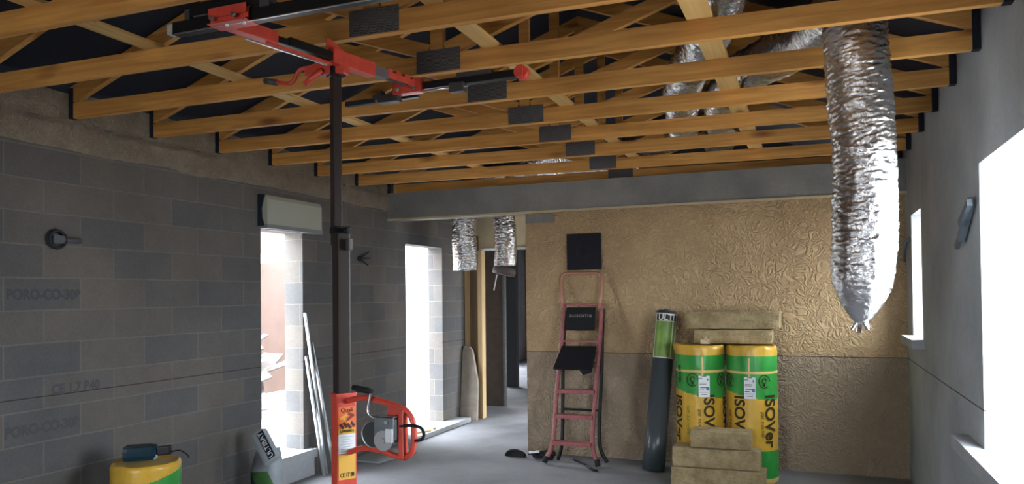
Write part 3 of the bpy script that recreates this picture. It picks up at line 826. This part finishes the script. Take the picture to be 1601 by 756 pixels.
# ------------------------------------------------------------------ stepladder
ld = thing('stepladder', 'faded red metal stepladder folded against the tan wall', 'stepladder', (-2.18, 6.97, 0))
LP = lambda x, z, dy=0.: Vector((x + 2.18, .24 * z + dy, z))
for sg, pts in ((0, [(-2.452, .02), (-2.378, .215), (-2.37, .67), (-2.352, 1.2), (-2.345, 1.545)]), (1, [(-1.915, .02), (-1.982, .235), (-1.972, .78), (-1.955, 1.26), (-1.960, 1.545)])):
    m = MB(); m.tube(catmull([LP(x, z) for x, z in pts], 8), .022, 12); st = m.build('rail', PINK, ld)
    m = MB(); a, b = LP(*pts[0]), LP(*pts[1]); d_ = (b - a).normalized(); m.tube([a - d_ * .004, a + d_ * .06], .027, 12); m.build('rubber_foot', RUB, st)
m = MB(); m.tube(arcpts([LP(-2.362, 1.50, -.012), LP(-2.392, 1.70, -.012), LP(-2.402, 1.862, -.012), LP(-1.972, 1.862, -.012), LP(-1.968, 1.70, -.012), LP(-1.972, 1.50, -.012)], .09, 6), .0175, 12); m.build('hand_loop', COPPER, ld)
for z in (1.545, 1.179):
    m = MB(); m.bar(LP(-2.345, z, -.01), LP(-1.963, z, -.01), .03, .018, bev=.003); m.build('crossbar', PINK, ld)
for z, xa, xb in ((.70, -2.365, -1.975), (.465, -2.37, -1.982), (.215, -2.372, -1.985)):
    m = MB(); m.box(LP(xa, z - .014, -.055), LP(xb, z + .014, .035), bev=.006); m.box(LP(xa, z - .022, -.05), LP(xb, z - .01, -.04)); m.build('step', PINK, ld)
m = MB(); M = frame(LP(-2.16, 1.40, -.028), (1, 0, 0), (0, .26, 1)); m.obox(M, (.30, .235, .022), bev=.005); m.build('folded_platform', plain('ladder_black', (.014, .014, .017), .5), ld)
lettering('platform_text', 'ausoma', .06, M @ Matrix.Translation((0, .035, .0125)), plain('worn_print', (.25, .24, .23), .7), ld, xs=1.3)
m = MB(); m.poly([LP(-2.335, 1.135, -.03), LP(-1.985, 1.135, -.03), LP(-1.975, .915, -.20), LP(-2.06, .885, -.20), LP(-2.10, .93, -.20), LP(-2.36, .93, -.20)], (0, .02, -.014)); m.build('open_platform', plain('ladder_black', (.014, .014, .017), .5), ld)
for xs_, pts in ((0, [(-2.35, 1.50, .03), (-2.35, .9, .09), (-2.337, .22, .16), (-2.372, .01, .19)]), (1, [(-1.952, 1.50, .03), (-1.95, .9, .09), (-1.955, .22, .16), (-1.876, .015, .19)])):
    m = MB(); m.tube(catmull([LP(x, z, dy) for x, z, dy in pts], 8), .018, 10); m.build('rear_leg', BLACKM, ld)
m = MB(); m.bar(LP(-2.34, .505, .13), LP(-1.955, .505, .13), .015, .02); m.build('rear_crossbar', BLACKM, ld)

# ------------------------------------------------------------------ membrane roll leaning on the wall
mr = thing('membrane_roll', 'tall dark grey roofing membrane roll with green label leaning on the tan wall', 'membrane roll', (-1.405, 7.05, 0))
p0 = Vector((0, 0, .01)); p1 = Vector((.115, .17, 1.475)); ax = (p1 - p0).normalized()
m = MB(); m.tube([p0, p0 + ax * .35, p0 + ax * .352, p1], .103, 48, radii=[.103, .103, .1005, .098]); m.tube([p1, p1 + ax * .012], .098, 48, radii=[.098, .05]); m.build('roll', plain('slate_membrane', (.055, .068, .078), .32, bump=.2, bscale=20), mr)
m = MB(); m.tube([p1 - ax * .1, p1 + ax * .02], .03, 20); m.build('core', plain('grey_core', (.16, .15, .14), .7), mr)
# printed sleeve
vw = Vector((0 + 1.405, 0 - 7.05, 0)).normalized(); vw = (vw - ax * vw.dot(ax)).normalized(); sd = ax.cross(vw)


def wrapped(name, z0, z1, a0, a1, mat, rr=.1, nseg=20):
    m = MB(); a_ = []
    for i in range(nseg + 1):
        a = a0 + (a1 - a0) * i / nseg; dd = vw * math.cos(a) - sd * math.sin(a) * -1
        a_.append((m.bm.verts.new(p0 + ax * z0 + dd * rr), m.bm.verts.new(p0 + ax * z1 + dd * rr)))
    for i in range(nseg): m.bm.faces.new((a_[i][0], a_[i + 1][0], a_[i + 1][1], a_[i][1])).smooth = True
    o = m.build(name, mat, mr); return o


LT = 1.455
wrapped('label_border', 1.035, LT, -1.25, 1.25, plain('label_edge', (.62, .62, .55), .5), .1005)
wrapped('label_panel', 1.045, LT - .075, -1.05, 1.05, plain('label_green', (.16, .28, .045), .4, var=.35, vscale=7), .1015)
wrapped('label_heading', LT - .068, LT - .010, -1.05, 1.05, plain('label_dark', (.03, .035, .035), .4), .1015)
wrapped('label_stripe', 1.045, LT - .075, .62, .72, plain('label_edge', (.62, .62, .55), .5), .1020, 4)
Mt = frame(p0 + ax * (LT - .040) + vw * .1022, sd if sd.x > 0 else -sd, ax)
me = text_mesh('ULTI', .080, .0003, .0012, xs=1.0); slice_mesh(me, 0, .012)
for v in me.vertices:
    a = v.co.x / .1022; v.co = Vector((.1022 * math.sin(a), v.co.y, .1022 * math.cos(a) - .1022 + v.co.z))
me.transform(Mt); me.materials.append(plain('label_white', (.8, .8, .78), .5)); o = bpy.data.objects.new('label_text', me); COL.objects.link(o); o.parent = mr

# ------------------------------------------------------------------ insulation rolls


def insul_roll(loc, r, h, label, face, seedv=0., texts=(), stick=True, top_flare=0., group='yellow and green insulation rolls', bands=None):
    """face = direction (radians) towards the viewer"""
    t = thing('insulation_roll', label, 'insulation roll', loc, 0, group)
    m = MB(); seg, nz = 96, 110; rings = []
    for i in range(nz + 1):
        z = h * i / nz; ring = []
        for k in range(seg):
            a = 2 * PI * k / seg
            rr = r + .006 * noise.noise(Vector((math.cos(a) * 2, math.sin(a) * 2, z * 4 + seedv))) + .003 * noise.noise(Vector((math.cos(a) * 9, math.sin(a) * 9, z * 14 + seedv)))
            e = min(z, h - z)
            if e < .03: rr -= .012 * (1 - e / .03) ** 2
            zz = z
            if z > h - .08:
                k_ = (z - h + .08) / .08; rr += top_flare * k_ * max(0, math.cos(a - face + 1.3)) ** 3; zz += k_ * (.008 * noise.noise(Vector((a * 2.0, seedv, 0))) + top_flare * .5 * max(0, math.cos(a - face + 1.3)) ** 4)
            ring.append(m.bm.verts.new((rr * math.cos(a), rr * math.sin(a), zz)))
        rings.append(ring)
    for i in range(nz):
        z = h * (i + .5) / nz
        for k in range(seg):
            a = 2 * PI * (k + .5) / seg; d = (a - face + PI) % (2 * PI) - PI    # angle from the viewer side, + is to the viewer's right
            d *= 1
            f = m.bm.faces.new((rings[i][k], rings[i][(k + 1) % seg], rings[i + 1][(k + 1) % seg], rings[i + 1][k])); f.smooth = True
            f.material_index = bands(z, d, h)
    # top: rolled end
    cen = m.bm.verts.new((0, 0, h - .004)); inner = [m.bm.verts.new(v.co * 1) for v in rings[-1]]
    for v in inner: v.co.x *= .9; v.co.y *= .9; v.co.z = h - .012
    for k in range(seg):
        f = m.bm.faces.new((rings[-1][k], rings[-1][(k + 1) % seg], inner[(k + 1) % seg], inner[k])); f.material_index = 0
        f = m.bm.faces.new((inner[k], inner[(k + 1) % seg], cen)); f.material_index = 2
    m.bm.faces.new(rings[0][::-1])
    body = m.build('wrapped_roll', [YEL, GRN, YELT], t)
    for (tx, size, d, zc, mat, bold, xs) in texts:
        a = face + d; n_ = Vector((math.cos(a), math.sin(a), 0)); right = Vector((-math.sin(a), math.cos(a), 0))
        # reads from top to bottom: x down, letter tops to the right
        lettering('printed_text', tx, size, frame(n_ * (r + .0065) + Vector((0, 0, zc)), (0, 0, -1), right), mat, t, bend=r + .0065, bold=bold, xs=xs)
    if stick:
        a = face + stick[0]; n_ = Vector((math.cos(a), math.sin(a), 0)); right = Vector((-math.sin(a), math.cos(a), 0))
        m = MB(); m.obox(frame(n_ * (r + .009) + Vector((0, 0, stick[1])), right, (0, 0, 1)), (.095, .185, .002)); lb = m.build('white_label', WHITE, t)
        for k, (dx, dz, w_, h_) in enumerate(((-.03, .07, .03, .006), (.03, .06, .012, .02), (-.01, .03, .06, .004), (-.01, .018, .06, .004), (.0, -.01, .07, .006), (.03, -.02, .025, .03), (-.02, -.03, .04, .005), (-.005, -.05, .07, .005), (.0, -.07, .05, .004), (0, .089, .04, .006))):
            m = MB(); m.obox(frame(n_ * (r + .0106) + right * dx + Vector((0, 0, stick[1] + dz)), right, (0, 0, 1)), (w_, h_, .0006)); m.build('label_print', plain('label_blue', (.09, .18, .42), .5) if k in (1, 5) else INK, lb)
    return t


def bands_a(seam):
    def f(z, d, h):
        top = h - z
        for s_ in seam:
            if abs(d - s_) < .035 and .10 < top < .42: return 2
        if top < .085: return 0
        if top < .215: return 1
        if top < .24: return 2
        lim = .37 + .09 * (.5 + .5 * math.sin(1.0 * d + .6))
        if top < lim: return 1
        if top > h - .05: return 2
        if top > h - .29: return 1
        return 0
    return f


INKB = plain('print_black', (.045, .035, .015), .5)
GRNT = plain('print_green', (.16, .33, .06), .5)
f1 = math.atan2(-6.98, .955); f2 = math.atan2(-6.98, .52)
insul_roll((-.957, 6.98, 0), .214, 1.185, 'left yellow and green insulation roll standing under the wool slabs', f1, 3., [
    ('ISOVer', .135, .33, .56, INKB, .0035, 1.0), ('ISOVer', .135, -1.05, .54, INKB, .0035, 1.0), ('ISOVer', .12, 1.25, .55, INKB, .0035, 1.0), ('par nouvel', .05, -.02, .52, INKB, 0., 1.), ('GR 32 roulé', .045, -.5, .53, GRNT, 0.0, 1.1), ('ISOVER', .05, -.95, .93, INKB, .001, 1.0)],
    (.15, .83), .035, bands=bands_a([.10]))
insul_roll((-.511, 6.98, 0), .214, 1.185, 'right yellow and green insulation roll standing under the wool slabs', f2, 9., [
    ('ISOVer', .15, .72, .55, INKB, .0035, 1.0), ('ISOVer', .135, -.52, .56, INKB, .0035, 1.0), ('par nouvel', .05, .40, .52, INKB, 0., 1.), ('par nouvel', .05, -.95, .52, INKB, 0., 1.)],
    (-.08, .83), .0, bands=bands_a([-.12]))
# recycling arrow rings printed on the green band
for (cx, fc, ds) in ((-.955, f1, (-.30, .95)), (-.513, f2, (-.95, .48))):
    par = [o for o in COL.objects if o.name.startswith('insulation_roll') and abs(o.location.x - cx) < .01][0]
    for d in ds:
        a = fc + d; n_ = Vector((math.cos(a), math.sin(a), 0)); right = Vector((-math.sin(a), math.cos(a), 0)); m = MB()
        m.tube([n_ * .2205 + right * .05 * math.cos(q * PI / 15) + Vector((0, 0, .885 + .055 * math.sin(q * PI / 15))) for q in range(27)], .0035, 6)
        m.tube([n_ * .2205 + right * .018 * math.cos(q * PI / 6) + Vector((0, 0, .89 + .022 * math.sin(q * PI / 6))) for q in range(12)], .004, 6)
        m.tube([n_ * .2205 + Vector((0, 0, .845)), n_ * .2205 + Vector((0, 0, .872))], .007, 6)
        m.build('printed_ring', INKB, par)


def slab(a, b, label, seedv):
    a = Vector(a); b = Vector(b); m = MB(); n = [max(2, int((b - a)[i] / .028)) for i in range(3)]
    bm = m.bm; r = bmesh.ops.create_cube(bm, size=1, matrix=Matrix.Translation((a + b) / 2) @ Matrix.Diagonal((*(b - a), 1)))
    bmesh.ops.subdivide_edges(bm, edges=bm.edges[:], cuts=14, use_grid_fill=True)
    c_ = (a + b) / 2
    for v in bm.verts:
        p = v.co * 1.0; q = Vector((p.x * 9, p.y * 9, p.z * 22 + seedv))
        sh = Vector((noise.noise(q), noise.noise(q + Vector((9, 0, 0))), noise.noise(q + Vector((0, 9, 0))))) * .006
        q2 = q * 3.1
        sh += Vector((noise.noise(q2), noise.noise(q2 + Vector((9, 0, 0))), noise.noise(q2 + Vector((0, 9, 0))))) * .003
        on = [abs(v.co[i] - (a[i] if v.co[i] < c_[i] else b[i])) < 1e-4 for i in range(3)]
        if p.z < a.z + 1e-4: sh.z = abs(sh.z) * .2
        if sum(on) >= 2:
            for i in range(3):
                if on[i]: sh[i] -= (.004 if v.co[i] > c_[i] else -.004)
        v.co = p + sh
    o = m.build('wool_slab', WOOL); return tag(o, label, 'insulation slab', 'yellow brown mineral wool slabs')


slab((-1.15, 6.50, .0), (-.385, 6.755, .172), 'mineral wool slab lying on the floor, lowest of the front stack', 1)
slab((-1.137, 6.51, .176), (-.425, 6.75, .338), 'middle mineral wool slab of the front stack, frayed left end', 2)
slab((-.985, 6.52, .342), (-.495, 6.745, .487), 'short mineral wool slab on top of the front stack', 3)
slab((-1.005, 6.95, 1.192), (-.335, 7.38, 1.318), 'mineral wool slab lying directly on top of the two insulation rolls', 4)
slab((-1.08, 6.95, 1.322), (-.272, 7.40, 1.478), 'highest mineral wool slab above the two insulation rolls', 5)
m = MB(); m.poly([(-.94, 6.93, 1.19), (-.86, 6.93, 1.19), (-.875, 6.94, 1.225), (-.90, 6.94, 1.265), (-.915, 6.94, 1.225), (-.945, 6.94, 1.235)], (0, .004, 0))
tag(m.build('paper_scrap', plain('tan_paper', (.62, .5, .33), .7)), 'torn pale scrap sticking up on the left insulation roll', 'scrap')

# ------------------------------------------------------------------ left foreground roll, tool and bag


def bands_b(z, d, h):
    top = h - z
    lim = .105 - .06 * math.sin(max(-1.2, min(1.2, d)) * .9)
    return 0 if top < lim else 1


fl_ = math.atan2(-3.6, 3.92)
insul_roll((-3.93, 3.60, 0), .205, .625, 'short yellow and green insulation roll standing by the block wall at lower left', fl_, 17., [], None, .0, group='yellow and green insulation rolls', bands=bands_b)
tl = thing('power_tool', 'dark teal power tool lying on the short insulation roll', 'power tool', (-3.95, 3.60, .622), R(40))
m = MB(); m.obox(Matrix.Translation((-.02, 0, .052)), (.20, .12, .09), bev=.03); m.obox(Matrix.Translation((-.03, 0, .088)), (.15, .09, .025), bev=.01); m.build('tool_body', TEAL, tl, smooth=False)
m = MB(); m.bar((.06, -.01, .055), (.165, -.03, .065), .05, .055, bev=.01); m.build('tool_nose', BLACKM, tl)
m = MB(); m.cyl((.07, -.055, .03), (.07, -.045, .03), .016, 16); m.build('metal_fitting', STEEL, tl)
m = MB(); m.tube(catmull([(.165, -.02, .05), (.21, -.03, .055), (.25, -.05, .035), (.27, -.06, .01)], 6), .005, 8); m.build('cord', RUB, tl)

bgs = thing('mortar_bag', 'grey and green bag of building powder slumped below the first wall opening', 'bag', (-4.09, 4.93, 0))
# stuffed sack: a pillow with a bent top
m = MB(); nu, nv = 120, 160; rings = []
for i in range(nv + 1):
    t = i / nv; z = .43 * t
    wdt = .135 * (1 - .15 * max(0, t - .6) / .4); dep = .075 * math.sin(PI * min(1, max(.02, t * .96 + .03))) ** .45 + .004
    lean = -.02 + .03 * t
    ring = []
    for k in range(nu):
        a = 2 * PI * k / nu
        x = wdt * (abs(math.cos(a)) ** .55) * (1 if math.cos(a) > 0 else -1); y = dep * (abs(math.sin(a)) ** .8) * (1 if math.sin(a) > 0 else -1)
        q = Vector((x * 9, y * 9, z * 9)); nn = noise.noise(q) * .012 + noise.noise(q * 2.7) * .006
        ring.append(m.bm.verts.new((x * (1 + nn * 2), y * (1 + nn * 4) + lean, z + .03 * math.sin(x * 7) * t)))
    rings.append(ring)
for i in range(nv):
    for k in range(nu):
        f = m.bm.faces.new((rings[i][k], rings[i][(k + 1) % nu], rings[i + 1][(k + 1) % nu], rings[i + 1][k])); f.smooth = True
        z = (i + .5) / nv; a = 2 * PI * (k + .5) / nu; x = math.cos(a)
        f.material_index = 1 if (z < .62 and .1 < x + (z - .3) * 2.2 < .95 and math.sin(a) < 0) else (2 if (z < .62 and -.35 < x + (z - .3) * 2.2 <= .1 and math.sin(a) < 0) else 0)
m.bm.faces.new(rings[0][::-1]); m.bm.faces.new(rings[-1])
sack = m.build('sack', [PAPERB, plain('bag_green', (.07, .19, .05), .55), plain('bag_dark', (.035, .06, .055), .55)], bgs)
# upper fold leaning over with the printed band
fM = frame((.035, -.075, .465), (-.62, .10, .80), (-.78, -.2, -.55))
m = MB(); m.obox(fM @ Matrix.Translation((-.0, .0, -.02)), (.28, .13, .075), bev=.028); m.build('folded_top', PAPERB, bgs)
m = MB(); m.obox(fM @ Matrix.Translation((0, -.028, .0190)), (.235, .062, .002)); m.build('name_band', plain('band_navy', (.012, .018, .04), .5), bgs)
lettering('name_text', 'ULTIBAT', .058, fM @ Matrix.Translation((0, -.028, .0206)), plain('label_white', (.8, .8, .78), .5), bgs, bold=.0006)

# ------------------------------------------------------------------ rails leaning on the left wall
for k, (a, b, lab) in enumerate((((XL + .17, 5.90, 0), (XL + .012, 5.80, 1.50), 'tall thin bright metal profile leaning on the block wall, leftmost at its top'), ((XL + .19, 5.83, 0), (XL + .012, 5.812, 1.10), 'short thin metal profile leaning nearest the wall opening'), ((XL + .24, 5.93, 0), (XL + .012, 5.90, 1.22), 'thin metal profile leaning on the block wall, right of the other two'))):
    m = MB(); a = Vector(a); b = Vector(b)
    m.bar(a + Vector((0, 0, .006)), b, .017, .003); m.bar(a + Vector((0, .011, .006)), b + Vector((0, .011, 0)), .002, .018, up=(1, 0, 0)); m.bar(a + Vector((0, -.011, .006)), b + Vector((0, -.011, 0)), .002, .018, up=(1, 0, 0))
    tag(m.build('metal_profile', STEEL), lab, 'metal profile', 'thin metal profiles against the block wall')

# ------------------------------------------------------------------ board and things on the floor
m = MB(); m.poly([(-4.33, 6.47, .004), (-3.99, 6.44, .004), (-3.885, 7.02, .004), (-4.35, 7.14, .004)], (0, 0, .013)); tag(m.build('grey_board', plain('grey_sheet', (.30, .32, .33), .6)), 'flat grey board lying on the floor against the block wall', 'board')
m = MB(); pts = []
hc = [( .10 * math.cos(a * PI / 14), .10 * math.sin(a * PI / 14) * .62) for a in range(15)]
for i in range(14): pass
m.tube([(-2.83 + .10 * math.cos(a * PI / 14), 7.15, .012 + .065 * math.sin(a * PI / 14)) for a in range(15)], .012, 8); m.poly([(-2.83 + x * .98, 7.17, .004 + y) for x, y in hc], (0, .05, 0)); tag(m.build('black_cap', RUB), 'black half round rubber piece on the floor at the tan wall corner', 'rubber piece')
m = MB()
for k in range(7):
    cx_ = -2.56 + .03 * random.uniform(-1, 1); rr = .06 + .02 * random.random()
    m.tube([(cx_ + 1.7 * rr * math.cos(a * PI / 9), 7.18 + .5 * rr * math.sin(a * PI / 9) + random.uniform(-.01, .01), .02 + .008 * k + .012 * math.sin(a * .7 + k)) for a in range(19)], .0085, 8)
tag(m.build('cable_heap', RUB), 'small heap of black cable on the floor beside the stepladder', 'cable')
m = MB(); m.bar((-2.66, 7.10, .075), (-2.56, 7.13, .085), .012, .02); tag(m.build('white_clip', WHITE), 'small white strip lying on the black cable heap', 'strip')
m = MB(); m.tube([(-2.22, 7.2, .012), (-2.05, 7.03, .012), (-1.93, 6.84, .012), (-1.88, 6.82, .012)], .011, 8); tag(m.build('dark_rod', BLACKM), 'thin dark rod lying on the floor under the stepladder', 'rod')
m = MB(); m.bar((-4.30, 7.75, .064), (-4.21, 7.95, .064), .03, .012); m.bar((-4.22, 8.05, .066), (-4.34, 8.3, .066), .025, .015); tag(m.build('wood_scrap', WOODL), 'small wood offcuts on the threshold of the second opening', 'offcut')

# ------------------------------------------------------------------ corridor door lining, boards
dr = thing('door_1', 'unfinished corridor doorway lining of pine studs', 'door lining', (-4.26, 9.30, 0)); dr['kind'] = 'structure'
del dr['category']
m = MB(); m.box((-.115, -.03, .0), (-.05, .02, 2.45)); m.build('stud', WOODV, dr)
m = MB(); m.box((-.05, -.005, 0), (.075, .02, 2.45)); m.build('lining_board', WOODD, dr)
m = MB(); m.box((.075, -.03, .0), (.138, .085, 2.245)); m.build('stud', WOODV, dr)
m = MB(); m.box((.13, -.02, 2.245), (1.25, .02, 2.275)); m.build('metal_lintel', ZINC, dr)
m = MB(); m.poly([(.0, 0, 0), (.24, 0, 0), (.235, 0, .5), (.14, .0, .92), (.10, 0, .97), (.02, .0, .98), (.0, .0, .9)], (0, .05, 0)); o = m.build('leaning_plank', plain('weathered_plank', (.30, .255, .21), .85, bump=.4, bscale=12, var=.2))
o.location = (-4.37, 9.08, 0); o.rotation_euler = (R(-6), 0, 0); tag(o, 'grey brown round topped plank leaning on the door lining', 'plank')
m = MB(); m.box((-5.6, 10.40, 0), (-4.285, 10.44, 2.7)); struct(m, 'wall_partition', BOARD)
m = MB(); m.box((-4.285, 10.39, 0), (-4.25, 10.45, 2.7)); struct(m, 'trim_10', ZINC)
m = MB(); m.box((-5.15, 12.6, 0), (-4.93, 12.7, 2.7)); struct(m, 'wall_recess', BOARDB)

# ------------------------------------------------------------------ outside the first opening: shed wall, pergola timbers, heap of offcuts
m = MB(); m.box((-9.3, 3.0, -.06), (-9.1, 14.5, 3.2)); struct(m, 'wall_outside', plain('pink_render', (.135, .088, .072), .9, var=.08, vscale=3))
pg = thing('pergola', 'white timber canopy frame outside the first wall opening', 'pergola', (-8.2, 9.6, -.03))
m = MB(); m.bar((-.6, -2.2, 2.35), (-.6, 1.2, 2.35), .12, .16); m.build('rail', plain('white_timber', (.8, .8, .78), .6), pg)
m = MB(); m.bar((-.6, -2.2, 3.0), (-.6, 1.2, 3.0), .12, .16); m.build('rail', plain('white_timber', (.8, .8, .78), .6), pg)
m = MB(); m.bar((-.55, -.1, 2.45), (-.55, -.65, 2.95), .08, .10); m.build('brace', plain('white_timber', (.8, .8, .78), .6), pg)
m = MB(); m.box((-.66, -.1, 0), (-.5, .12, 3.2)); m.build('post', plain('white_timber', (.8, .8, .78), .6), pg)
random.seed(12)
ORD = ['lowest', 'second from the bottom', 'third from the bottom', 'fourth from the bottom', 'fifth from the bottom', 'sixth from the bottom', 'seventh from the bottom', 'eighth from the bottom', 'eighth from the top', 'seventh from the top', 'sixth from the top', 'fifth from the top', 'fourth from the top', 'third from the top', 'second from the top', 'topmost']
HM = Matrix.Translation((-7.6, 8.45, .27)) @ Matrix.Rotation(R(26), 4, 'X') @ Matrix.Rotation(R(8), 4, 'Y')
for k in range(16):
    a = random.uniform(-.7, .7) + PI / 2; L_ = random.uniform(.9, 1.5); wd_ = random.choice((.08, .12, .32)); pk = not k % 3
    th_ = .024
    M = HM @ Matrix.Translation((random.uniform(-.35, .35), random.uniform(-.45, .45) * (1 - k / 20), .05 * k)) @ Matrix.Rotation(a, 4, 'Z')
    m = MB(); m.obox(M, (L_, wd_, th_))
    lab = ('pinkish ' if pk else 'pale ') + {.08: 'narrow batten', .12: 'plank', .32: 'wide board'}[wd_] + ', ' + ORD[k] + ' in the heap outside the first wall opening'
    tag(m.build('timber_offcut', plain('pinkish_board', (.055, .036, .034), .85) if pk else plain('bleached_timber', (.075, .062, .057), .8)), lab, 'offcut', 'heap of offcuts outside the first opening')
